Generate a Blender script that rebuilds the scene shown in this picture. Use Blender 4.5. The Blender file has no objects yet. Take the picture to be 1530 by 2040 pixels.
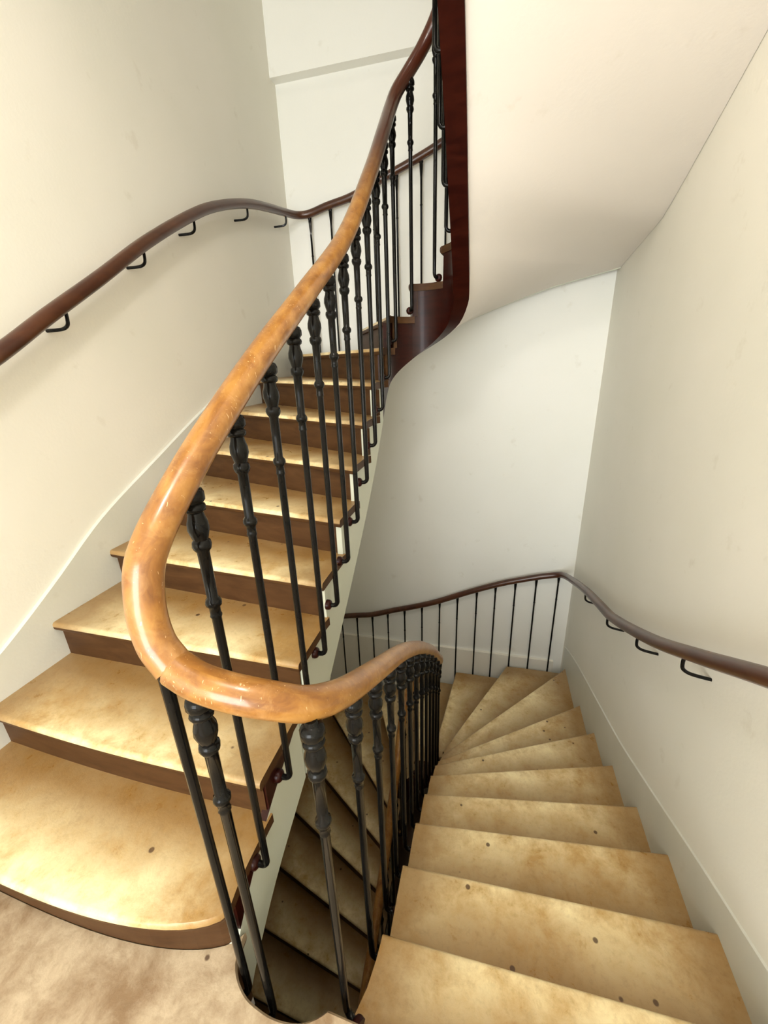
import bpy, bmesh, math, random
from mathutils import Vector, Matrix

random.seed(7)
sc = bpy.context.scene
COL = sc.collection

# ------------------------------------------------------------------ camera
PITCH, YAW, ROLL, EYE = 0.35341, 0.25780, -0.035293, 1.4701
FPX = 823.45
cy, sy, cp, sp = math.cos(YAW), math.sin(YAW), math.cos(PITCH), math.sin(PITCH)
F = Vector((-sy * cp, cy * cp, -sp))
R0 = Vector((cy, sy, 0))
U0 = R0.cross(F)
RR = R0 * math.cos(ROLL) + U0 * math.sin(ROLL)
UU = -R0 * math.sin(ROLL) + U0 * math.cos(ROLL)
cam_data = bpy.data.cameras.new('camera')
cam_data.sensor_fit = 'VERTICAL'
cam_data.sensor_height = 36.0
cam_data.lens = FPX / 2040.0 * 36.0
cam_data.clip_start = 0.02
cam = bpy.data.objects.new('camera', cam_data)
COL.objects.link(cam)
m = Matrix((RR, UU, -F)).transposed().to_4x4()
m.translation = Vector((0, 0, EYE))
cam.matrix_world = m
sc.camera = cam

# ------------------------------------------------------------------ world, lamps, exposure
world = bpy.data.worlds.new('world')
sc.world = world
world.use_nodes = True
world.node_tree.nodes['Background'].inputs[0].default_value = (0.9, 0.95, 1, 1)
world.node_tree.nodes['Background'].inputs[1].default_value = 0.3

def lamp(name, loc, power, radius, colour):
    l = bpy.data.lights.new(name, 'POINT')
    l.energy = power; l.shadow_soft_size = radius; l.color = colour
    o = bpy.data.objects.new(name, l); o.location = loc
    COL.objects.link(o)
    return o
lamp('landing_lamp', (-0.20, 0.0, 3.22), 52, 0.13, (1.0, 0.95, 0.88))
lamp('upper_landing_lamp', (-0.42, -0.05, 6.6), 38, 0.15, (1.0, 0.96, 0.90))
lamp('lower_landing_lamp', (-0.2, -0.1, -0.55), 0.6, 0.13, (1.0, 0.95, 0.88))
def area_fill(name, loc, rot, sx, sy_, power, colour):
    l = bpy.data.lights.new(name, 'AREA')
    l.shape = 'RECTANGLE'; l.size = sx; l.size_y = sy_; l.energy = power; l.color = colour
    o = bpy.data.objects.new(name, l); o.location = loc; o.rotation_euler = rot
    COL.objects.link(o)
    return o
# added cool area fill behind the camera; no window is known there
area_fill('rear_fill_light', (-0.55, -3.1, 1.45), (math.radians(90), 0, 0), 2.0, 2.3, 158, (0.90, 0.955, 1.0))

sc.view_settings.view_transform = 'Standard'
sc.view_settings.look = 'None'
sc.view_settings.gamma = 1.0
sc.view_settings.use_curve_mapping = False
sc.view_settings.exposure = 0.14
sc.cycles.max_bounces = 10
sc.cycles.diffuse_bounces = 6

# ------------------------------------------------------------------ constants measured for this stairwell
H = 0.17                 # riser
XL, XR = -1.70, 0.82     # side walls
YF, YW, YU = 3.62, 3.70, 3.615   # stair's far edge, recessed far wall, wall above the ledge
YB = -3.2
N = 22                   # risers per storey
ST = N * H

# ------------------------------------------------------------------ materials
def nodes(name):
    mt = bpy.data.materials.new(name); mt.use_nodes = True
    nt = mt.node_tree
    return mt, nt, nt.nodes['Principled BSDF']

def ramp(nt, stops):
    r = nt.nodes.new('ShaderNodeValToRGB')
    el = r.color_ramp.elements
    while len(el) < len(stops): el.new(0.5)
    for e, (p, c) in zip(el, stops):
        e.position = p; e.color = (c[0], c[1], c[2], 1)
    return r

def noise(nt, vec, scale, detail=4, rough=0.55, dist=0.0):
    n = nt.nodes.new('ShaderNodeTexNoise')
    n.inputs['Scale'].default_value = scale
    n.inputs['Detail'].default_value = detail
    n.inputs['Roughness'].default_value = rough
    n.inputs['Distortion'].default_value = dist
    nt.links.new(vec, n.inputs['Vector'])
    return n

def mix(nt, fac, a, b, mode='MIX'):
    x = nt.nodes.new('ShaderNodeMix'); x.data_type = 'RGBA'; x.blend_type = mode
    for sock, v in ((x.inputs[0], fac), (x.inputs[6], a), (x.inputs[7], b)):
        if isinstance(v, (int, float)): sock.default_value = v
        elif isinstance(v, tuple): sock.default_value = (v[0], v[1], v[2], 1)
        else: nt.links.new(v, sock)
    return x.outputs[2]

def math_node(nt, op, a, b=None, clamp=False):
    x = nt.nodes.new('ShaderNodeMath'); x.operation = op; x.use_clamp = clamp
    for s, v in ((x.inputs[0], a), (x.inputs[1], b)):
        if v is None: continue
        if isinstance(v, (int, float)): s.default_value = v
        else: nt.links.new(v, s)
    return x.outputs[0]

def bump(nt, b, height, strength, dist=0.01):
    n = nt.nodes.new('ShaderNodeBump')
    n.inputs['Strength'].default_value = strength
    n.inputs['Distance'].default_value = dist
    nt.links.new(height, n.inputs['Height'])
    nt.links.new(n.outputs[0], b.inputs['Normal'])

def mapping(nt, out, scale):
    mp = nt.nodes.new('ShaderNodeMapping')
    mp.inputs['Scale'].default_value = scale
    nt.links.new(out, mp.inputs[0])
    return mp.outputs[0]

def plaster(name, col, stain, rough=0.55):
    mt, nt, b = nodes(name)
    g = nt.nodes.new('ShaderNodeNewGeometry').outputs['Position']
    n1 = noise(nt, g, 1.1, 3)
    r1 = ramp(nt, [(0.35, stain), (0.7, col)])
    nt.links.new(n1.outputs[0], r1.inputs[0])
    n2 = noise(nt, g, 7.0, 5, 0.6)
    r2 = ramp(nt, [(0.27, (0.86, 0.84, 0.80)), (0.36, (1, 1, 1))])
    nt.links.new(n2.outputs[0], r2.inputs[0])
    c = mix(nt, 0.5, r1.outputs[0], r2.outputs[0], 'MULTIPLY')
    nt.links.new(c, b.inputs['Base Color'])
    b.inputs['Roughness'].default_value = rough
    n3 = noise(nt, g, 60.0, 4)
    bump(nt, b, n3.outputs[0], 0.12, 0.004)
    return mt

def wood(name, dark, light, rough, scale=(60, 60, 4), coat=0.0, bumpy=0.1):
    mt, nt, b = nodes(name)
    tc = nt.nodes.new('ShaderNodeTexCoord').outputs['Object']
    v = mapping(nt, tc, scale)
    n1 = noise(nt, v, 1.0, 5, 0.6, 0.6)
    r1 = ramp(nt, [(0.3, dark), (0.7, light)])
    nt.links.new(n1.outputs[0], r1.inputs[0])
    nt.links.new(r1.outputs[0], b.inputs['Base Color'])
    b.inputs['Roughness'].default_value = rough
    b.inputs['Coat Weight'].default_value = coat
    b.inputs['Coat Roughness'].default_value = 0.12
    bump(nt, b, n1.outputs[0], bumpy, 0.003)
    return mt

def tread_material(name, tint, hi, edge, rough=0.42, knot_shift=0.0):
    """worn varnished oak: u runs from the well to the wall, v from the nosing back to the riser"""
    mt, nt, b = nodes(name)
    uv = nt.nodes.new('ShaderNodeUVMap').outputs[0]
    sep = nt.nodes.new('ShaderNodeSeparateXYZ'); nt.links.new(uv, sep.inputs[0])
    u, v = sep.outputs[0], sep.outputs[1]
    g = nt.nodes.new('ShaderNodeNewGeometry').outputs['Position']
    big = noise(nt, g, 3.2, 4, 0.6, 0.4)
    mid = noise(nt, g, 12.0, 7, 0.72, 0.25)
    fine = noise(nt, g, 55.0, 5, 0.7, 0.3)
    r1 = ramp(nt, [(0.38, tint), (0.60, hi)])
    sm = math_node(nt, 'ADD', math_node(nt, 'MULTIPLY', big.outputs[0], 0.5), math_node(nt, 'MULTIPLY', mid.outputs[0], 0.5))
    nt.links.new(sm, r1.inputs[0])
    # old varnish dark at the ends; at the riser, varnish plus painted nosing shade; foot wear leaves the middle and nosing pale
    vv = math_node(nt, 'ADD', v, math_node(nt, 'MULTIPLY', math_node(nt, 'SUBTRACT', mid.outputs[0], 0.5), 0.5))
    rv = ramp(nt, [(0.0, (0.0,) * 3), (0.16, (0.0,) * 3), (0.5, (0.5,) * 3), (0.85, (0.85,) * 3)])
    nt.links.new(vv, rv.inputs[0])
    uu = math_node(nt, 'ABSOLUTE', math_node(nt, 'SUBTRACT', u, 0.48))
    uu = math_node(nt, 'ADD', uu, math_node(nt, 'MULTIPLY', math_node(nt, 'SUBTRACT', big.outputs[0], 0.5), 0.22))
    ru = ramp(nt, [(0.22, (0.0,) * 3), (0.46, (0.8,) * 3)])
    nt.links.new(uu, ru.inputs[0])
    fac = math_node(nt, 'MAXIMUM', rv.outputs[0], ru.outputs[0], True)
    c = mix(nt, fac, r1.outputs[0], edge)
    # fine scuffs
    rf = ramp(nt, [(0.32, (0.80, 0.78, 0.74)), (0.5, (1, 1, 1)), (0.72, (1.0, 1.0, 1.0))])
    nt.links.new(fine.outputs[0], rf.inputs[0])
    c = mix(nt, 0.6, c, rf.outputs[0], 'MULTIPLY')
    # knots and nail holes
    vo = nt.nodes.new('ShaderNodeTexVoronoi'); vo.inputs['Scale'].default_value = 8.0
    vm = nt.nodes.new('ShaderNodeMapping'); vm.inputs['Location'].default_value = (0.03, 0.0, knot_shift)
    nt.links.new(g, vm.inputs[0]); nt.links.new(vm.outputs[0], vo.inputs['Vector'])
    rk = ramp(nt, [(0.055, (1, 1, 1)), (0.078, (0, 0, 0))])
    nt.links.new(vo.outputs['Distance'], rk.inputs[0])
    c = mix(nt, math_node(nt, 'MULTIPLY', rk.outputs[0], 0.85), c, (0.06, 0.022, 0.008))
    # running boards' edge between front strip and back: faint long streaks
    nt.links.new(c, b.inputs['Base Color'])
    rr = ramp(nt, [(0.3, (rough - 0.1,) * 3), (0.7, (rough + 0.12,) * 3)])
    nt.links.new(mid.outputs[0], rr.inputs[0])
    nt.links.new(rr.outputs[0], b.inputs['Roughness'])
    hsum = math_node(nt, 'ADD', mid.outputs[0], math_node(nt, 'MULTIPLY', fine.outputs[0], 0.35))
    bump(nt, b, hsum, 0.25, 0.006)
    return mt

M = {}
M['wall_side'] = plaster('cream wall paint', (0.85, 0.82, 0.735), (0.80, 0.78, 0.685))
M['wall_far'] = plaster('white wall paint', (0.88, 0.88, 0.835), (0.85, 0.855, 0.80))
M['soffit'] = plaster('soffit plaster', (0.77, 0.72, 0.665), (0.75, 0.70, 0.64))
M['skirt'] = plaster('pale skirting paint', (0.72, 0.72, 0.66), (0.62, 0.62, 0.54), 0.4)
M['string_pale'] = plaster('pale green string paint', (0.60, 0.62, 0.52), (0.52, 0.55, 0.44), 0.4)
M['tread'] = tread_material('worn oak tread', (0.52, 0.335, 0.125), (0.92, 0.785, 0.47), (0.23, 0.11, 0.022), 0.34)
M['landing'] = tread_material('worn oak landing', (0.25, 0.16, 0.085), (0.53, 0.425, 0.29), (0.30, 0.19, 0.10), 0.45, 0.25)
M['riser'] = wood('brown riser paint', (0.052, 0.022, 0.008), (0.088, 0.041, 0.015), 0.5, (6, 6, 25))
M['mahogany'] = wood('dark mahogany varnish', (0.014, 0.0015, 0.001), (0.032, 0.005, 0.0025), 0.32, (6, 6, 30), 0.05, 0.04)
M['iron'] = wood('black enamelled iron', (0.004, 0.004, 0.0035), (0.008, 0.007, 0.006), 0.13, (20, 20, 20), 0.0, 0.05)
M['iron'].node_tree.nodes['Principled BSDF'].inputs['Specular IOR Level'].default_value = 0.16
M['riser'].node_tree.nodes['Principled BSDF'].inputs['Specular IOR Level'].default_value = 0.15
M['mahogany'].node_tree.nodes['Principled BSDF'].inputs['Specular IOR Level'].default_value = 0.18
M['wall_rail'] = wood('dark varnished rail', (0.040, 0.010, 0.004), (0.085, 0.027, 0.009), 0.36, (12, 3, 12), 0.3, 0.05)

def rail_material():
    mt, nt, b = nodes('worn honey coloured handrail')
    uv = nt.nodes.new('ShaderNodeUVMap').outputs[0]
    g = nt.nodes.new('ShaderNodeNewGeometry').outputs['Position']
    v = mapping(nt, uv, (9, 3.2, 1))
    n1 = noise(nt, v, 1.6, 6, 0.6, 0.5)
    r1 = ramp(nt, [(0.28, (0.17, 0.058, 0.009)), (0.5, (0.30, 0.125, 0.022)), (0.74, (0.43, 0.215, 0.048))])
    nt.links.new(n1.outputs[0], r1.inputs[0])
    n2 = noise(nt, g, 16, 5, 0.7, 1.2)
    r2 = ramp(nt, [(0.5, (0, 0, 0)), (0.72, (1, 1, 1))])
    nt.links.new(n2.outputs[0], r2.inputs[0])
    c = mix(nt, math_node(nt, 'MULTIPLY', r2.outputs[0], 0.45), r1.outputs[0], (0.50, 0.27, 0.095))
    vs = mapping(nt, g, (60, 60, 14))
    n3 = noise(nt, vs, 1.4, 2, 0.5, 2.5)
    r3 = ramp(nt, [(0.695, (0, 0, 0)), (0.72, (1, 1, 1))])
    nt.links.new(n3.outputs[0], r3.inputs[0])
    c = mix(nt, math_node(nt, 'MULTIPLY', r3.outputs[0], 0.7), c, (0.78, 0.55, 0.30))
    # upper stretch goes dark red brown: backlit shade painted into the rail colour
    sep = nt.nodes.new('ShaderNodeSeparateXYZ'); nt.links.new(uv, sep.inputs[0])
    rz = ramp(nt, [(0.35, (0, 0, 0)), (0.46, (1, 1, 1))])
    nt.links.new(math_node(nt, 'MULTIPLY', sep.outputs[0], 0.2), rz.inputs[0])
    c = mix(nt, rz.outputs[0], c, (0.070, 0.014, 0.005))
    nt.links.new(c, b.inputs['Base Color'])
    b.inputs['Roughness'].default_value = 0.30
    b.inputs['Coat Weight'].default_value = 0.4
    b.inputs['Coat Roughness'].default_value = 0.15
    bump(nt, b, n2.outputs[0], 0.12, 0.004)
    return mt
M['rail'] = rail_material()

# ------------------------------------------------------------------ mesh helpers
def link(name, bm, mat, parent=None, smooth=False):
    bmesh.ops.recalc_face_normals(bm, faces=bm.faces)
    me = bpy.data.meshes.new(name)
    bm.to_mesh(me); bm.free()
    if mat: me.materials.append(mat)
    if smooth:
        me.polygons.foreach_set('use_smooth', [True] * len(me.polygons))
        me.set_sharp_from_angle(angle=math.radians(42))
    o = bpy.data.objects.new(name, me)
    COL.objects.link(o)
    if parent: o.parent = parent
    return o

def thing(name, label, cat, group=None):
    o = bpy.data.objects.new(name, None)
    o.empty_display_size = 0.1
    COL.objects.link(o)
    o['label'] = label; o['category'] = cat
    if group: o['group'] = group
    return o

def box(bm, x0, x1, y0, y1, z0, z1):
    vs = [bm.verts.new(p) for p in ((x0, y0, z0), (x1, y0, z0), (x1, y1, z0), (x0, y1, z0), (x0, y0, z1), (x1, y0, z1), (x1, y1, z1), (x0, y1, z1))]
    for f in ((3, 2, 1, 0), (4, 5, 6, 7), (0, 1, 5, 4), (1, 2, 6, 5), (2, 3, 7, 6), (3, 0, 4, 7)):
        bm.faces.new([vs[i] for i in f])

def catmull(pts, sub):
    out = []
    n = len(pts)
    P = [Vector(p) for p in pts]
    for i in range(n - 1):
        p0 = P[max(i - 1, 0)]; p1 = P[i]; p2 = P[i + 1]; p3 = P[min(i + 2, n - 1)]
        # centripetal-ish: plain Catmull-Rom with clamped tangents
        d = (p2 - p1).length
        t1 = (p2 - p0); t2 = (p3 - p1)
        l1 = (p1 - p0).length + d; l2 = (p3 - p2).length + d
        m1 = t1 * (d / l1) if l1 > 1e-9 else t1 * 0
        m2 = t2 * (d / l2) if l2 > 1e-9 else t2 * 0
        for k in range(sub):
            t = k / sub
            out.append(p1 * (2 * t ** 3 - 3 * t * t + 1) + m1 * (t ** 3 - 2 * t * t + t) + p2 * (-2 * t ** 3 + 3 * t * t) + m2 * (t ** 3 - t * t))
    out.append(P[-1])
    return out

def tube(bm, path, radii, seg=10, ry=None, cap=True, uv=None):
    """sweep a circle (or oval) along a path; radii is a number or a list"""
    n = len(path)
    rings = []
    prev = None
    s = 0.0
    svals = []
    for i, p in enumerate(path):
        a = path[max(i - 1, 0)]; b_ = path[min(i + 1, n - 1)]
        t = (b_ - a).normalized()
        if prev is None:
            ref = Vector((0, 0, 1)) if abs(t.z) < 0.9 else Vector((1, 0, 0))
            nx = t.cross(ref).normalized()
        else:
            nx = (prev - t * prev.dot(t)).normalized()
        prev = nx
        ny = t.cross(nx)
        r = radii[i] if isinstance(radii, (list, tuple)) else radii
        r2 = r if ry is None else ry
        rings.append([bm.verts.new(p + nx * (r * math.cos(2 * math.pi * k / seg)) + ny * (r2 * math.sin(2 * math.pi * k / seg))) for k in range(seg)])
        if i: s += (p - path[i - 1]).length
        svals.append(s)
    lay = bm.loops.layers.uv.verify() if uv else None
    for i in range(n - 1):
        for k in range(seg):
            k2 = (k + 1) % seg
            f = bm.faces.new((rings[i][k], rings[i][k2], rings[i + 1][k2], rings[i + 1][k]))
            if lay:
                for lp, (ii, kk) in zip(f.loops, ((i, k), (i, k + 1), (i + 1, k + 1), (i + 1, k))):
                    lp[lay].uv = (svals[ii] + (uv if uv is not True else 0), kk / seg)
    if cap:
        bm.faces.new(rings[0][::-1]); bm.faces.new(rings[-1])

# ------------------------------------------------------------------ plan curves
WX, WXR = -0.588, -0.235
well_ctrl = [(WXR, 2.47), (WXR, 1.5), (WXR, 0.90), (-0.236, 0.70), (-0.245, 0.60), (-0.268, 0.52), (-0.305, 0.462), (-0.355, 0.430), (-0.41, 0.420), (-0.465, 0.424),
             (-0.523, 0.441), (-0.570, 0.482), (-0.586, 0.55), (WX, 0.65), (WX, 1.5), (WX, 2.47)]
ACX, ACY, AR = (WX + WXR) / 2, 2.47, (WXR - WX) / 2
def dense2(c, sub):
    return [Vector((p.x, p.y)) for p in catmull([(a, b, 0) for a, b in c], sub)]
near = dense2(well_ctrl, 10)
far_arc = [Vector((ACX - AR * math.cos(math.radians(a)), ACY + AR * math.sin(math.radians(a)))) for a in range(5, 180, 5)]
WELL = near + far_arc            # open list; closed loop: right side down, near arc, left side up, far arc
WELL.append(near[0].copy())
cum = [0.0]
for i in range(1, len(WELL)): cum.append(cum[-1] + (WELL[i] - WELL[i - 1]).length)
LW = cum[-1]
def well_at(s, off=0.0):
    """point on the well's edge at arc length s (wraps), moved off metres into the well"""
    s = s % LW
    lo, hi = 0, len(cum) - 1
    while hi - lo > 1:
        md = (lo + hi) // 2
        if cum[md] <= s: lo = md
        else: hi = md
    t = (s - cum[lo]) / max(cum[lo + 1] - cum[lo], 1e-9)
    p = WELL[lo].lerp(WELL[lo + 1], t)
    if off:
        def dirat(i):
            i0 = (i - 1) if i > 0 else len(WELL) - 2
            i1 = (i + 1) if i < len(WELL) - 1 else 1
            return (WELL[i1] - WELL[i0]).normalized()
        d = dirat(lo).lerp(dirat(lo + 1), t).normalized()
        # travel: right side towards camera, so the well lies to the right hand of travel
        p = p + Vector((d.y, -d.x)) * off
    return p
def s_of(x, y):
    best = min(range(len(WELL)), key=lambda i: (WELL[i] - Vector((x, y))).length)
    b = None
    for j in (best - 1, best):
        if 0 <= j < len(WELL) - 1:
            a, c = WELL[j], WELL[j + 1]
            t = max(0, min(1, (Vector((x, y)) - a).dot(c - a) / (c - a).length_squared))
            q = a.lerp(c, t); d = (q - Vector((x, y))).length
            if b is None or d < b[0]: b = (d, cum[j] + t * (c - a).length)
    return b[1]
def arcp(a):
    return (ACX + AR * math.cos(math.radians(a)), ACY + AR * math.sin(math.radians(a)))
inner_anchor = {0: (-0.305, 0.462), 1: (-0.582, 0.512), 2: (WX, 0.719), 3: (WX, 1.02), 4: (WX, 1.27), 5: (WX, 1.50), 6: (WX, 1.72), 7: (WX, 1.93), 8: (WX, 2.12),
                9: (WX, 2.31), 10: arcp(178), 11: arcp(120), 12: arcp(60), 13: arcp(8), 14: (WXR, 2.31), 15: (WXR, 2.13), 16: (WXR, 1.96), 17: (WXR, 1.757), 18: (WXR, 1.52),
                19: (WXR, 1.26), 20: (WXR, 0.99), 21: (WXR, 0.704)}
sn = [s_of(*inner_anchor[i]) for i in range(N)]
s_off0 = sn[0]
for i in range(1, N):
    while sn[i] < sn[i - 1]: sn[i] += LW
sn.append(sn[0] + LW)
def periodic(tab, length, n, smooth=True):
    k = math.floor(n / N); r = n - k * N
    i = min(int(r), N - 1); t = r - i
    def g(j):
        q = j // N
        return tab[j - q * N] + q * length
    a, b = g(i), g(i + 1)
    if smooth:
        def mono(d0, d1):
            return 0 if d0 * d1 <= 0 else 2 * d0 * d1 / (d0 + d1)
        m1 = mono(a - g(i - 1), b - a); m2 = mono(b - a, g(i + 2) - b)
        v = a * (2 * t ** 3 - 3 * t * t + 1) + m1 * (t ** 3 - 2 * t * t + t) + b * (-2 * t ** 3 + 3 * t * t) + m2 * (t ** 3 - t * t)
    else:
        v = a + (b - a) * t
    return v + k * length
def W(n, off=0.0): return well_at(periodic(sn, LW, n), off)
def n_of_s(s):
    lo, hi = -2.0 * N, 3.0 * N
    for _ in range(50):
        md = (lo + hi) / 2
        if periodic(sn, LW, md) < s: lo = md
        else: hi = md
    return (lo + hi) / 2

outer_anchor = {1: (XL, 0.45), 2: (XL, 0.745), 3: (XL, 1.04), 4: (XL, 1.37), 5: (XL, 1.70), 6: (XL, 2.06), 7: (XL, 2.44), 8: (XL, 2.87), 9: (XL, 3.45),
                10: (-1.13, YF), 11: (-0.62, YF), 12: (-0.22, YF), 13: (0.29, YF), 14: (XR, 3.50), 15: (XR, 2.87), 16: (XR, 2.45), 17: (XR, 2.06), 18: (XR, 1.69), 19: (XR, 1.37),
                20: (XR, 1.03), 21: (XR, 0.72), 22: (XR, 0.41)}
P1, P2 = YF, YF + (XR - XL)
def per(x, y):
    if x <= XL + 1e-6: return y
    if y >= YF - 1e-6: return YF + (x - XL)
    return YF + (XR - XL) + (YF - y)
otab = [None] + [per(*outer_anchor[i]) for i in range(1, N + 1)]
def Oparam(n):
    r = n % N
    if r < 1: r = r + N if r < 1e-9 else r + N
    r = min(max(r, 1.0), float(N))
    i = min(int(r), N - 1); t = r - i
    a, b = otab[i], otab[i + 1]
    p0 = otab[i - 1] if i > 1 else a - (b - a); p3 = otab[i + 2] if i + 2 <= N else b + (b - a)
    def mono(d0, d1): return 0 if d0 * d1 <= 0 else 2 * d0 * d1 / (d0 + d1)
    m1 = mono(a - p0, b - a); m2 = mono(b - a, p3 - b)
    return a * (2 * t ** 3 - 3 * t * t + 1) + m1 * (t ** 3 - 2 * t * t + t) + b * (-2 * t ** 3 + 3 * t * t) + m2 * (t ** 3 - t * t)
def Ofrom(s, inset=0.0):
    if s <= P1: return Vector((XL + inset, min(s, YF - 0)))
    if s <= P2: return Vector((XL + s - P1, YF))
    return Vector((XR - inset, YF - (s - P2)))
def Oat(n, inset=0.0): return Ofrom(Oparam(n), inset)
def n_at_outer(s):
    lo, hi = 1.0, float(N)
    for _ in range(40):
        md = (lo + hi) / 2
        if Oparam(md) < s: lo = md
        else: hi = md
    return (lo + hi) / 2
NC1, NC2 = n_at_outer(P1), n_at_outer(P2)   # the two corners

def normal_at(n):
    a, b = W(n), Oat(n) if n % N >= 1 or n % N < 1e-9 else Oat(n)
    d = (b - a).normalized()
    return Vector((-d.y, d.x)) * -1 if True else None
def asc(n):
    """unit vector across the nosing line, pointing up the stair"""
    d = (Oat(n) - W(n)).normalized()
    v = Vector((d.y, -d.x))
    q = Oat(min(n + 0.3, N)) - Oat(max(n - 0.3, 1.0))
    return v if v.dot(q) > 0 else -v
def bulge(n, u):
    """the two lowest nosings swell towards the landing"""
    if n == 1: return -0.072 * math.sin(math.pi * max(0.0, min(1, u)) ** 0.56)
    if n == 2: return -0.014 * math.sin(math.pi * u)
    return 0.0

# ------------------------------------------------------------------ the stair's own parts
NOSE = 0.03
TT = 0.036
US = 22
def clampv(p):
    return Vector((min(max(p.x, XL + 0.002), XR - 0.002), min(p.y, YF)))

def make_tread(n, z0, parent):
    """tread n (1..21) of the loop whose landing is at z0"""
    bm = bmesh.new(); lay = bm.loops.layers.uv.verify()
    zt = z0 + n * H
    vs = [0, 0.25, 0.5, 0.75, 1.0]
    for c in (NC1, NC2):
        if n < c < n + 1: vs.append(c - n)
    vs = sorted(vs)
    a0 = asc(n); a1 = asc(n + 1)
    last = n + 1 == N
    def P(u, v, extra=0.0):
        p = W(n + v).lerp(Ofrom(Oparam(n + v)) if n + v < N else Oat(N), u)
        p.y += bulge(n, u) * (1 - v) + (bulge(n + 1, u) * v if v >= 1 else 0)
        if extra: p = p + a1 * extra
        return clampv(p)
    # profile: (v, forward shift, dz, uv v)
    prof = [(1.0, 0, -TT, 1.0)] + [(v, 0, -TT, v) for v in reversed(vs[1:-1])]
    prof += [(0, 0.007, -TT, 0.0), (0, 0.001, -TT + 0.008, 0.0), (0, 0.0, -TT / 2, 0.0), (0, 0.001, -0.008, 0.0), (0, 0.006, -0.0015, 0.01), (0, 0.014, 0, 0.03)]
    prof += [(v, 0, 0, v) for v in vs[1:-1]] + [(1.0, 0, 0, 1.0), (1.0, 'back', 0, 1.0), (1.0, 'back', -TT, 1.0)]
    grid = []
    for (v, sh, dz, uvv) in prof:
        row = []
        for i in range(US + 1):
            u = (i / US) ** 1.4
            if sh == 'back': p = P(u, v, NOSE + 0.004) if not last else P(u, v, NOSE)
            else:
                p = P(u, v)
                if sh: p = clampv(p + a0 * sh)
            row.append((bm.verts.new((p.x, p.y, zt + dz)), (u, uvv)))
        grid.append(row)
    m_ = len(grid)
    for j in range(m_):
        j2 = (j + 1) % m_
        for i in range(US):
            q = (grid[j][i], grid[j][i + 1], grid[j2][i + 1], grid[j2][i])
            f = bm.faces.new([x[0] for x in q])
            for lp, x in zip(f.loops, q): lp[lay].uv = x[1]
    for i, uu in ((0, 0), (US, 1)):
        # end cap: matched under side and top side, so that it can turn a corner of the room
        kk = len(vs) - 1
        for a_ in range(kk - 1):
            q = [grid[a_][i][0], grid[a_ + 1][i][0], grid[m_ - 4 - a_][i][0], grid[m_ - 3 - a_][i][0]]
            f = bm.faces.new(q)
            for lp in f.loops: lp[lay].uv = (uu, 0.3)
        f = bm.faces.new([grid[j][i][0] for j in range(kk - 1, m_ - 2 - (kk - 1))])
        for lp in f.loops: lp[lay].uv = (uu, 0.3)
        f = bm.faces.new([grid[j][i][0] for j in (m_ - 3, m_ - 2, m_ - 1, 0)])
        for lp in f.loops: lp[lay].uv = (uu, 0.3)
    bmesh.ops.triangulate(bm, faces=[f for f in bm.faces if len(f.verts) > 4])
    for f in bm.faces:  # riser brown below and on the lower nosing: shade put into the colour
        zs = [v.co.z for v in f.verts]
        if max(zs) < zt - 0.0095 or (max(zs) - min(zs) > 0.02 and max(zs) < zt - 0.007): f.material_index = 1
    for f in bm.faces:  # tread ends too: brown stands in for the nosing shadow
        if all(l[lay].uv[1] == 0.3 or abs(l[lay].uv[1] - 0.3) < 1e-4 for l in f.loops): f.material_index = 1
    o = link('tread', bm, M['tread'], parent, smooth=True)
    o.data.materials.append(M['riser'])
    return o

def make_riser(n, z0, parent):
    """riser under nosing n, standing on tread n-1"""
    bm = bmesh.new()
    zb, zt = z0 + (n - 1) * H, z0 + n * H - TT
    a = asc(n)
    rows = []
    for i in range(US + 1):
        u = (i / US) ** 1.4
        p = W(n).lerp(Oat(n), u)
        if i == 0: p = W(n) + (Oat(n) - W(n)).normalized() * 0.018
        p.y += bulge(n, u)
        f_, b_ = clampv(p + a * NOSE), clampv(p + a * (NOSE + 0.02))
        rows.append([bm.verts.new((q.x, q.y, z)) for q, z in ((f_, zb), (f_, zt), (b_, zt), (b_, zb))])
    for i in range(US):
        for k in range(4):
            k2 = (k + 1) % 4
            bm.faces.new((rows[i][k], rows[i + 1][k], rows[i + 1][k2], rows[i][k2]))
    bm.faces.new(rows[0]); bm.faces.new(rows[-1][::-1])
    return link('riser', bm, M['riser'], parent)

def lerp_tab(tab, x):
    for (a, va), (b, vb) in zip(tab, tab[1:]):
        if x <= b: return va + (vb - va) * max(0, min(1, (x - a) / (b - a)))
    return tab[-1][1]
def fascia_drop(n): return lerp_tab([(0, 0.34), (1, 0.42), (3, 0.46), (8, 0.43), (9.5, 0.36), (11, 0.42), (12.5, 0.47), (14, 0.42), (21, 0.42), (22, 0.34)], n)

def ruled_strip(name, ns, top, bot, off_out, off_in, mat, parent, z0):
    """a board standing on edge along the well: faces at offsets off_out.. off_in, between heights top(n) and bot(n)"""
    bm = bmesh.new(); rows = []
    for n in ns:
        a, b = W(n, off_out(n) if callable(off_out) else off_out), W(n, off_in)
        zt, zb = z0 + top(n), z0 + bot(n)
        rows.append([bm.verts.new(v) for v in ((a.x, a.y, zb), (a.x, a.y, zt), (b.x, b.y, zt), (b.x, b.y, zb))])
    for i in range(len(rows) - 1):
        for k in range(4):
            k2 = (k + 1) % 4
            bm.faces.new((rows[i][k], rows[i + 1][k], rows[i + 1][k2], rows[i][k2]))
    bm.faces.new(rows[0]); bm.faces.new(rows[-1][::-1])
    return link(name, bm, mat, parent, smooth=True)

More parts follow.
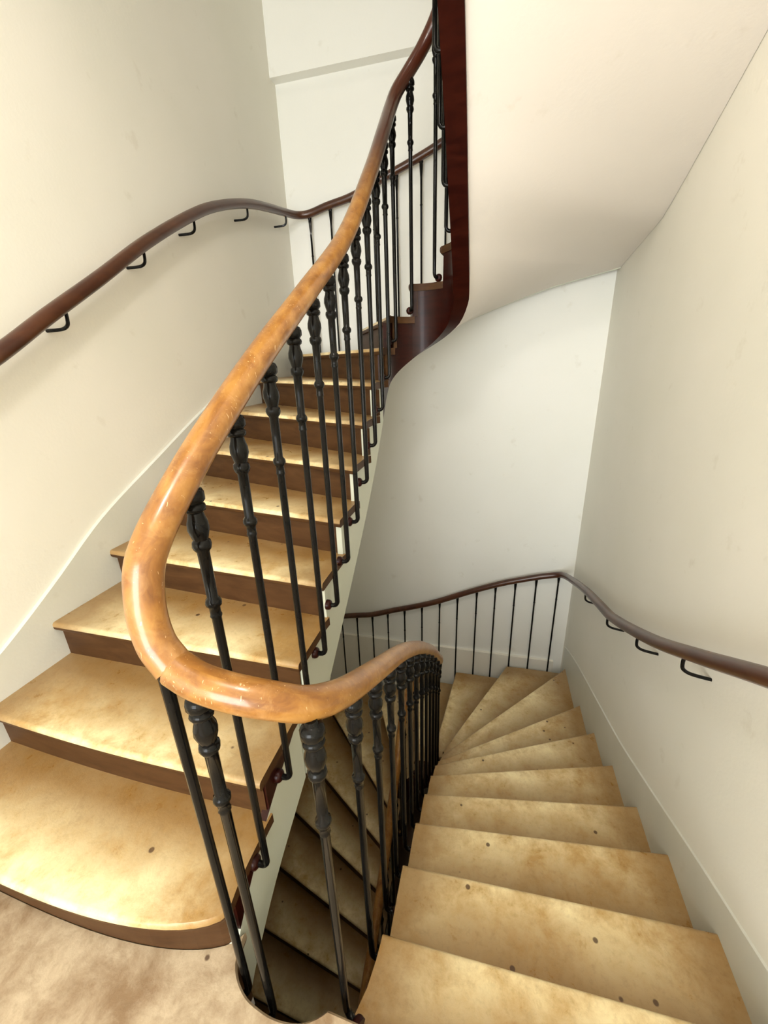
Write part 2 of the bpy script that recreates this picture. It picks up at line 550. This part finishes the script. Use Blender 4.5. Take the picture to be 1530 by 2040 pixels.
def string_ns(a, b):
    """samples with a pair either side of each riser so that the top is cut to the steps"""
    out = []
    k = a
    while k < b - 1e-6:
        j = 0
        base = math.floor(k + 1e-9)
        for f in (0.0, 0.12, 0.13, 0.3, 0.45, 0.6, 0.75, 0.9):
            x = base + f
            if a - 1e-9 <= x <= b + 1e-9: out.append(x)
        k = base + 1
    out.append(b)
    return out
def step_top(n):
    """under side of the tread above this point of the string"""
    k = math.floor(n + 1e-9); f = n - k
    lev = k if f > 0.125 else k - 1
    return lev * H - TT

def outer_samples(a, b, step=0.25):
    ns = []
    x = a
    while x < b - 1e-6: ns.append(x); x += step
    ns.append(b)
    for c in (NC1, NC2):
        if a < c < b: ns.append(c)
    return sorted(set(ns))
def outer_drop(n): return lerp_tab([(1, 0.30), (4, 0.42), (8, 0.42), (9.2, 0.34), (10, 0.31), (13.2, 0.315), (13.9, 0.34), (15, 0.43), (17, 0.42), (20, 0.42), (22, 0.30)], n)

def make_soffit(z0, parent):
    bm = bmesh.new(); lines = []
    UN = 10
    for n in outer_samples(1.0, 22.0, 0.2):
        w = W(n, -0.045); o = Oat(n)
        row = []
        for i in range(UN + 1):
            u = i / UN
            p = w.lerp(o, u)
            e = (1 - math.cos(math.pi * u)) / 2
            d = fascia_drop(n) - 0.02
            z = n * H - (d + (outer_drop(n) - d) * e)
            row.append([bm.verts.new((p.x, p.y, z0 + z)), bm.verts.new((p.x, p.y, z0 + z + 0.03))])
        lines.append(row)
    for row in lines:
        for v2 in row[-1]: v2.co.x = min(max(v2.co.x, XL + 0.002), XR - 0.002)
    for a, b in zip(lines, lines[1:]):
        for i in range(UN):
            bm.faces.new((a[i][0], b[i][0], b[i + 1][0], a[i + 1][0]))
            bm.faces.new((a[i][1], a[i + 1][1], b[i + 1][1], b[i][1]))
        bm.faces.new((a[0][0], a[0][1], b[0][1], b[0][0]))
        bm.faces.new((a[-1][0], b[-1][0], b[-1][1], a[-1][1]))
    for e in (lines[0], lines[-1]):
        for i in range(UN): bm.faces.new((e[i][0], e[i + 1][0], e[i + 1][1], e[i][1]))
    return link('soffit', bm, M['soffit'], parent, smooth=True)

def make_far_string(z0, parent):
    """closed board on the open far side of the winders"""
    bm = bmesh.new(); rows = []
    a, b = NC1, NC2
    ns = string_ns(a, b)
    for n in ns:
        p = Oat(n)
        zt = z0 + max(step_top(n), 0); zb = z0 + n * H - outer_drop(n)
        p.x = min(max(p.x, XL + 0.003), XR - 0.003)
        rows.append([bm.verts.new(v) for v in ((p.x, YF - 0.035, zb), (p.x, YF - 0.035, zt), (p.x, YF - 0.008, zt), (p.x, YF - 0.008, zb))])
    for i in range(len(rows) - 1):
        for k in range(4):
            k2 = (k + 1) % 4
            bm.faces.new((rows[i][k], rows[i + 1][k], rows[i + 1][k2], rows[i][k2]))
    bm.faces.new(rows[0]); bm.faces.new(rows[-1][::-1])
    return link('outer_string', bm, M['string_pale'], parent)

def build_stair(z0, label):
    st = thing('staircase', label, 'staircase')
    st.location = (0, 0, 0)
    for n in range(1, N): make_tread(n, z0, st)
    for n in range(1, N + 1): make_riser(n, z0, st)
    pale_ns = string_ns(1.0, 9.0)
    # painted string of the lower straight flight, varnished string round the winders and up
    o = ruled_strip('string', string_ns(1.0, 2.87), step_top, lambda n: n * H - 0.175, -0.03, -0.006, M['mahogany'], st, z0)
    o['label'] = 'dark brown string board at the foot of the flight'
    o = ruled_strip('string_fascia', outer_samples(1.0, 2.87, 0.2), lambda n: n * H - 0.175, lambda n: n * H - fascia_drop(n), -0.03, -0.006, M['string_pale'], st, z0)
    o['label'] = 'pale green painted fascia under the string'
    o = ruled_strip('string', string_ns(2.88, 9.0), step_top, lambda n: n * H - fascia_drop(n), -0.03, -0.006, M['string_pale'], st, z0)
    o['label'] = 'pale green painted string board'
    o = ruled_strip('string', string_ns(9.0, 21.98), step_top, lambda n: n * H - fascia_drop(n), lambda n: lerp_tab([(9, -0.03), (11, -0.055), (13, -0.088), (22, -0.088)], n), -0.006, M['mahogany'], st, z0)
    o['label'] = 'dark red varnished curved string board'
    make_soffit(z0, st)
    make_far_string(z0, st)
    return st

# ------------------------------------------------------------------ the setting
def struct(name, bm, mat, label):
    o = link(name, bm, mat)
    o['kind'] = 'structure'; o['label'] = label
    return o
ZB, ZT = -ST - 0.25, 7.6
T = 0.2
bm = bmesh.new(); box(bm, XL - T, XL, YB - T, YW + T, ZB, ZT)
struct('wall_left', bm, M['wall_side'], 'cream plaster wall along the rising flight')
bm = bmesh.new(); box(bm, XR, XR + T, YB - T, YW + T, ZB, ZT)
struct('wall_right', bm, M['wall_side'], 'cream plaster wall along the descending flight')
bm = bmesh.new()
box(bm, XL, XR, YW, YW + T, ZB, ZT)
wf = struct('wall_far', bm, M['wall_far'], 'white plaster wall behind the winding steps')
bm = bmesh.new()
box(bm, XL, XR, YU, YW, 3.42, ZT)
struct('trim_1', bm, M['wall_far'], 'projecting upper face of the far wall above the recess')
bm = bmesh.new(); box(bm, XL, 0.74, YW - 0.03, YW, ZB, -1.44)
struct('trim_2', bm, M['wall_side'], 'low ledge on the far wall behind the lower winders')
bm = bmesh.new(); box(bm, XL, XR, YB - T, YB, ZB, ZT)
struct('wall_back', bm, M['wall_side'], 'cream plaster wall behind the landing')
bm = bmesh.new(); box(bm, XL, XR, YB, YW, ZT - 0.1, ZT)
struct('ceiling', bm, M['wall_far'], 'white ceiling at the head of the stairwell')
bm = bmesh.new(); box(bm, XL, XR, YB, YW, ZB, -ST - 0.005)
struct('floor_ground', bm, M['landing'], 'worn brown floor at the foot of the well')

def make_landing(z0, name, label):
    """landing with the curved cut for the well; built in strips from its front edge back to the rear wall"""
    edge = [Oat(N).lerp(W(0.0), (i / US) ** 1.4) for i in range(US + 1)]
    s0, s1 = periodic(sn, LW, 0.0), periodic(sn, LW, 1.0)
    edge += [well_at(s0 + (s1 - s0) * i / 24) for i in range(1, 25)]
    a = asc(1)
    for i in range(US + 1):
        p = W(1).lerp(Oat(1), (i / US) ** 1.4); p.y += bulge(1, (i / US) ** 1.4)
        edge.append(p + a * (NOSE + 0.004))
    front = []
    for p in edge:
        x = min(max(p.x, XL + 0.001), XR - 0.001)
        if front and x > front[-1].x - 0.0015: x = front[-1].x - 0.0015
        front.append(Vector((x, p.y)))
    def slab(bm, levels, y_back):
        rings = []
        for z, ins in levels:
            f = [bm.verts.new((p.x, p.y - ins, z)) for p in front]
            b = [bm.verts.new((p.x, y_back, z)) for p in front]
            rings.append((f, b))
        n = len(front)
        for (fa, ba), (fb, bb) in zip(rings, rings[1:]):
            for i in range(n - 1):
                bm.faces.new((fa[i], fa[i + 1], fb[i + 1], fb[i]))
            bm.faces.new((fa[0], fb[0], bb[0], ba[0])); bm.faces.new((fa[-1], ba[-1], bb[-1], fb[-1]))
            for i in range(n - 1): bm.faces.new((ba[i], bb[i], bb[i + 1], ba[i + 1]))
        for f, b in (rings[0], rings[-1]):
            for i in range(n - 1): bm.faces.new((f[i], f[i + 1], b[i + 1], b[i]))
    bm = bmesh.new(); lay = bm.loops.layers.uv.verify()
    slab(bm, [(z0, 0.006), (z0 - 0.008, 0.0), (z0 - 0.03, 0.0), (z0 - 0.036, 0.006), (z0 - 0.036, 0.03), (z0 - 0.26, 0.03)], YB + 0.001)
    for f in bm.faces:
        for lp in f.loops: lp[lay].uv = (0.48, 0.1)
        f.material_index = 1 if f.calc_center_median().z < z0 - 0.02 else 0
    o = link(name, bm, M['landing'])
    o.data.materials.append(M['riser'])
    o['kind'] = 'structure'; o['label'] = label
    bm = bmesh.new()
    slab(bm, [(z0 - 0.262, 0.03), (z0 - 0.30, 0.03)], YB + 0.001)
    link('landing_soffit', bm, M['soffit'], o)
    return o
make_landing(0.0, 'floor', 'worn tan wooden landing with a rounded cut for the stairwell')
make_landing(ST, 'floor_upper', 'landing of the next storey')

def skirting(name, x0, x1, line, z0, label):
    bm = bmesh.new(); rows = []
    pts = catmull([(0, y, z) for y, z in line], 6)
    for p in pts:
        zt = p.z + z0
        rows.append([bm.verts.new(v) for v in ((x0, p.y, zt - 0.50), (x0, p.y, zt), (x1, p.y, zt - 0.004), (x1, p.y, zt - 0.50))])
    for i in range(len(rows) - 1):
        for k in range(4):
            k2 = (k + 1) % 4
            bm.faces.new((rows[i][k], rows[i + 1][k], rows[i + 1][k2], rows[i][k2]))
    bm.faces.new(rows[0]); bm.faces.new(rows[-1][::-1])
    o = link(name, bm, M['skirt']); o['kind'] = 'structure'; o['label'] = label
    return o
left_line = [(0.20, 0.20), (0.45, 0.32), (0.85, 0.514), (1.09, 0.655), (1.38, 0.84), (1.73, 1.005), (2.19, 1.213), (2.82, 1.471), (3.3, 1.66), (YF, 1.78)]
right_line = [(-0.2, 0.12), (0.45, 0.04), (0.85, -0.13), (1.18, -0.265), (1.6, -0.45), (2.0, -0.62), (2.41, -0.76), (2.9, -0.92), (3.24, -1.04), (YF, -1.20)]
skirting('baseboard_left', XL, XL + 0.014, left_line, 0, 'pale painted skirting following the rising steps')
skirting('baseboard_right', XR, XR - 0.006, right_line, 0, 'pale painted skirting following the descending steps')
skirting('baseboard_lower_left', XL, XL + 0.014, left_line, -ST, 'pale skirting of the flight deep in the well')

# ------------------------------------------------------------------ stairs
build_stair(0.0, 'worn tan stair rising along the left wall and curving overhead')
build_stair(-ST, 'worn tan stair descending along the right wall, fanning at its far end')

# ------------------------------------------------------------------ railing round the well
RX, RXR = -0.548, -0.275
left_z = [(0.508, 1.175), (0.616, 1.268), (0.765, 1.369), (0.963, 1.490), (1.22, 1.634), (1.668, 1.895), (2.06, 2.217), (2.30, 2.44), (2.47, 2.60)]
right_z = [(2.47, 3.14), (2.30, 3.31), (2.06, 3.54), (1.8, 3.76), (1.543, 3.965), (1.226, 4.19), (0.899, 4.390), (0.70, 4.512)]
near_pts = [(-0.278, 0.59, 0.846), (-0.298, 0.515, 0.900), (-0.345, 0.470, 0.945), (-0.403, 0.457, 0.962), (-0.455, 0.457, 0.973)]
joint = (-0.503, 0.463, 0.990)
near_up = [(-0.535, 0.470, 1.030), (-0.549, 0.482, 1.100)]
ARAD = (RXR - RX) / 2; AXC = (RXR + RX) / 2
upper_ctrl = [joint] + near_up + [(RX, y, z) for y, z in left_z]
upper_ctrl += [(AXC - ARAD * math.cos(math.radians(a)), 2.47 + ARAD * math.sin(math.radians(a)), 2.60 + 0.54 * a / 180) for a in (30, 60, 90, 120, 150)]
upper_ctrl += [(RXR, y, z) for y, z in right_z]
upper_ctrl += [(x, y, z + ST) for x, y, z in near_pts] + [(joint[0], joint[1], joint[2] + ST)]
upper_path = catmull(upper_ctrl, 7)

def rail_point(path, x, y):
    """height of the rail's centre over the plan point x, y"""
    best = min(path, key=lambda p: (p.x - x) ** 2 + (p.y - y) ** 2)
    i = path.index(best)
    b = None
    for j in (i - 1, i):
        if 0 <= j < len(path) - 1:
            a, c = path[j], path[j + 1]
            ax = Vector((c.x - a.x, c.y - a.y)); w = Vector((x - a.x, y - a.y))
            t = max(0, min(1, w.dot(ax) / max(ax.length_squared, 1e-9)))
            q = a.lerp(c, t); d = (q.x - x) ** 2 + (q.y - y) ** 2
            if b is None or d < b[0]: b = (d, q.z)
    return b[1]

CAP = [(0.000, 0.011), (0.010, 0.013), (0.014, 0.020), (0.022, 0.0235), (0.034, 0.0235), (0.042, 0.017), (0.045, 0.0205), (0.050, 0.022), (0.056, 0.0205), (0.060, 0.015),
       (0.068, 0.0165), (0.080, 0.0205), (0.094, 0.0215), (0.108, 0.0175), (0.118, 0.0145), (0.122, 0.0185), (0.130, 0.0195), (0.138, 0.017), (0.144, 0.0125),
       (0.250, 0.0115), (0.256, 0.0160), (0.262, 0.0175), (0.269, 0.0160), (0.274, 0.0115), (0.290, 0.0115), (0.294, 0.013), (0.300, 0.0105)]
def make_baluster(x, y, ztop, zbot, out, parent, plain=False, k=1.0):
    """turned iron baluster; its foot hooks towards the string along the plan vector out"""
    path, rad = [], []
    prof = CAP if not plain else [(0.0, 0.011), (0.01, 0.015), (0.022, 0.0155), (0.03, 0.0115), (0.05, 0.0115)]
    for d, r in prof:
        path.append(Vector((x, y, ztop - d))); rad.append(r * k)
    L = ztop - zbot
    for t in (0.5, 0.75, 0.9):
        z = ztop - L * t
        if z < path[-1].z - 0.01: path.append(Vector((x, y, z))); rad.append(0.0102 * k)
    rb = 0.020
    path.append(Vector((x, y, zbot + rb))); rad.append(0.0098 * k)
    for a in (22, 45, 68, 90):
        ar = math.radians(a)
        path.append(Vector((x + out.x * rb * (1 - math.cos(ar)), y + out.y * rb * (1 - math.cos(ar)), zbot + rb - rb * math.sin(ar)))); rad.append(0.0092 * k)
    path.append(Vector((x + out.x * 0.041, y + out.y * 0.041, zbot + 0.002))); rad.append(0.009 * k)
    bm = bmesh.new(); tube(bm, path, rad, 10)
    b = link('baluster', bm, M['iron'], parent, smooth=True)
    bm = bmesh.new()
    p0 = Vector((x + out.x * 0.026, y + out.y * 0.026, zbot)); o3 = Vector((out.x, out.y, 0))
    tube(bm, [p0, p0 + o3 * 0.004, p0 + o3 * 0.010, p0 + o3 * 0.020], [0.012, 0.018, 0.021, 0.021], 10)
    link('boss', bm, M['mahogany'], b, smooth=True)
    return b

def base_z(x, y, z0, shift=0.0):
    s = s_of(x, y)
    n = n_of_s(s) % N
    return n

def place_balusters(spots, path, z0, parent, plains=()):
    for i, (x, y) in enumerate(spots):
        s = s_of(x, y)
        n = n_of_s(s) % N
        if y < 0.56: n = 0.0
        # which turn of the stair this belongs to
        c = well_at(s); out = (c - Vector((x, y))).normalized()
        zr = rail_point(path, x, y)
        nz = n * H if not (n < 1.0) else 0.0
        if n < 1.0: zb = z0 - 0.11
        else: zb = z0 + nz - 0.145
        if zr - zb > 3: zb += ST
        make_baluster(x, y, zr - 0.022, zb, out, parent, plain=i in plains)

right_spots_y = [0.700, 0.874, 1.04, 1.205, 1.37, 1.53, 1.69, 1.85, 2.01, 2.17, 2.33]
left_spots_y = [0.640, 0.815, 0.990, 1.155, 1.31, 1.465, 1.62, 1.79, 1.96, 2.13, 2.30]
arc_spots = [(AXC - ARAD * math.cos(math.radians(a)), 2.47 + ARAD * math.sin(math.radians(a))) for a in (5, 62, 118, 175)]
up_spots = [(-0.546, 0.478)] + [(RX, y) for y in left_spots_y] + arc_spots + [(RXR, y) for y in reversed(right_spots_y)]
near_spots = [(-0.280, 0.505), (-0.4625, 0.457)]

rl = thing('stair_railing', 'honey coloured handrail on black iron balusters climbing the rising left flight', 'railing')
bm = bmesh.new(); tube(bm, upper_path, 0.0315, 20, ry=0.0315, uv=True)
link('handrail', bm, M['rail'], rl, smooth=True)
place_balusters(up_spots, upper_path, 0.0, rl, plains=(0,))

lower_path = [p - Vector((0, 0, ST)) for p in upper_path]
# the two pieces of rail meet at a visible butt joint: a hairline gap
gap = (lower_path[-1] - lower_path[-2]).normalized() * 0.0032
lower_path[-1] = lower_path[-1] - gap
rl2 = thing('stair_railing', 'honey coloured handrail on black iron balusters beside the descending right flight', 'railing')
bm = bmesh.new(); tube(bm, lower_path, 0.0315, 20, ry=0.0315, uv=-7.6)
link('handrail', bm, M['rail'], rl2, smooth=True)
place_balusters([s for s in up_spots] , lower_path, -ST, rl2, plains=(0,))
place_balusters(near_spots, lower_path, 0.0, rl2)

# ------------------------------------------------------------------ rails on the walls and along the far edge
LXW, RXW, YR = XL + 0.09, XR - 0.09, 3.625
wall_left_pts = [(LXW, 0.55, 1.19), (LXW, 0.85, 1.38), (LXW, 1.118, 1.527), (LXW, 1.333, 1.662), (LXW, 1.598, 1.822), (LXW, 1.937, 2.032), (LXW, 2.371, 2.262), (LXW, 2.634, 2.366), (LXW, 2.938, 2.455), (LXW, 3.218, 2.508),
                 (LXW + 0.003, 3.46, 2.545), (LXW + 0.04, 3.585, 2.557), (LXW + 0.12, YR, 2.566)]
far_pts = [(-1.33, YR, 2.602), (-1.123, YR, 2.642), (-0.88, YR, 2.728), (-0.655, YR, 2.803), (-0.44, YR, 2.885), (-0.09, YR, 3.05), (0.185, YR, 3.165), (0.45, YR, 3.252)]
wall_right_pts = [(0.60, YR, 3.292), (0.690, 3.60, 3.322), (0.722, 3.50, 3.36), (RXW, 3.30, 3.435), (RXW, 3.05, 3.532), (RXW, 2.824, 3.612), (RXW, 2.50, 3.712), (RXW, 2.244, 3.79), (RXW, 1.718, 4.031), (RXW, 1.347, 4.239), (RXW, 1.064, 4.406), (RXW, 0.75, 4.58), (RXW, 0.45, 4.74)]
bracket_y = [1.409, 1.896, 2.328, 2.881, 3.46]
far_x = [0.686, 0.495, 0.311, 0.131, -0.044, -0.23, -0.408, -0.591, -0.776, -0.96, -1.133, -1.31, -1.487]

def make_bracket(p, side, along, parent):
    """bent iron hook: out of the wall, then up under the rail"""
    wall = Vector((XL, p.y, 0)) if side < 0 else Vector((XR, p.y, 0))
    g = 0.09
    pts = [Vector((p.x, p.y, p.z - 0.02)), Vector((p.x, p.y, p.z - 0.05)), Vector((p.x + side * 0.004, p.y - 0.002 * along, p.z - 0.072)), Vector((p.x + side * 0.02, p.y - 0.006 * along, p.z - 0.084)),
           Vector((p.x + side * 0.045, p.y - 0.012 * along, p.z - 0.088)), Vector((p.x + side * (g + 0.004), p.y - 0.022 * along, p.z - 0.090))]
    bm = bmesh.new(); tube(bm, catmull(pts, 4), 0.0068, 8)
    b = link('bracket', bm, M['iron'], parent, smooth=True)
    return b
SLIM = [(0.0, 0.015), (0.012, 0.016), (0.02, 0.0125), (0.028, 0.0135), (0.06, 0.0115), (0.10, 0.008)]
def build_wall_rail(z0, label, y_from=0.55):
    t = thing('wall_handrail', label, 'handrail')
    ctrl = wall_left_pts + far_pts + wall_right_pts
    path = [p + Vector((0, 0, z0)) for p in catmull(ctrl, 7)]
    bm = bmesh.new(); tube(bm, path, 0.0275, 14, uv=True)
    link('rail', bm, M['wall_rail'], t, smooth=True)
    base = [p - Vector((0, 0, 0)) for p in path]
    for y in bracket_y:
        q = [p for p in path if p.x < XL + 0.13]
        best = min(q, key=lambda p: abs(p.y - y)); make_bracket(best, -1, 1, t)
    for y in (1.443, 1.896, 2.328, 2.864):
        q = [p for p in path if p.x > XR - 0.13]
        best = min(q, key=lambda p: abs(p.y - y)); make_bracket(best, 1, 1, t)
    for x in far_x:
        best = min((p for p in path if p.y > 3.5), key=lambda p: abs(p.x - x))
        n = n_at_outer(P1 + (x - XL))
        ztop = best.z - 0.015; zbot = z0 + n * H - 0.17
        bm = bmesh.new()
        pth = [Vector((x, 3.645, ztop - d)) for d, r in SLIM]; rad = [r for d, r in SLIM]
        mid = ztop - 0.27
        pth += [Vector((x, 3.645, mid + 0.006)), Vector((x, 3.645, mid)), Vector((x, 3.645, mid - 0.006)), Vector((x, 3.645, zbot + 0.02)), Vector((x, 3.640, zbot + 0.006)), Vector((x, 3.628, zbot)), Vector((x, 3.608, zbot))]
        rad += [0.0078, 0.011, 0.0078, 0.0078, 0.0078, 0.0078, 0.0078]
        tube(bm, pth, rad, 8)
        link('baluster', bm, M['iron'], t, smooth=True)
    return t
build_wall_rail(0.0, 'dark wooden handrail on black hooks along the left wall of the rising flight')
build_wall_rail(-ST, 'dark wooden handrail along the right wall and behind the lower winders on thin bars')
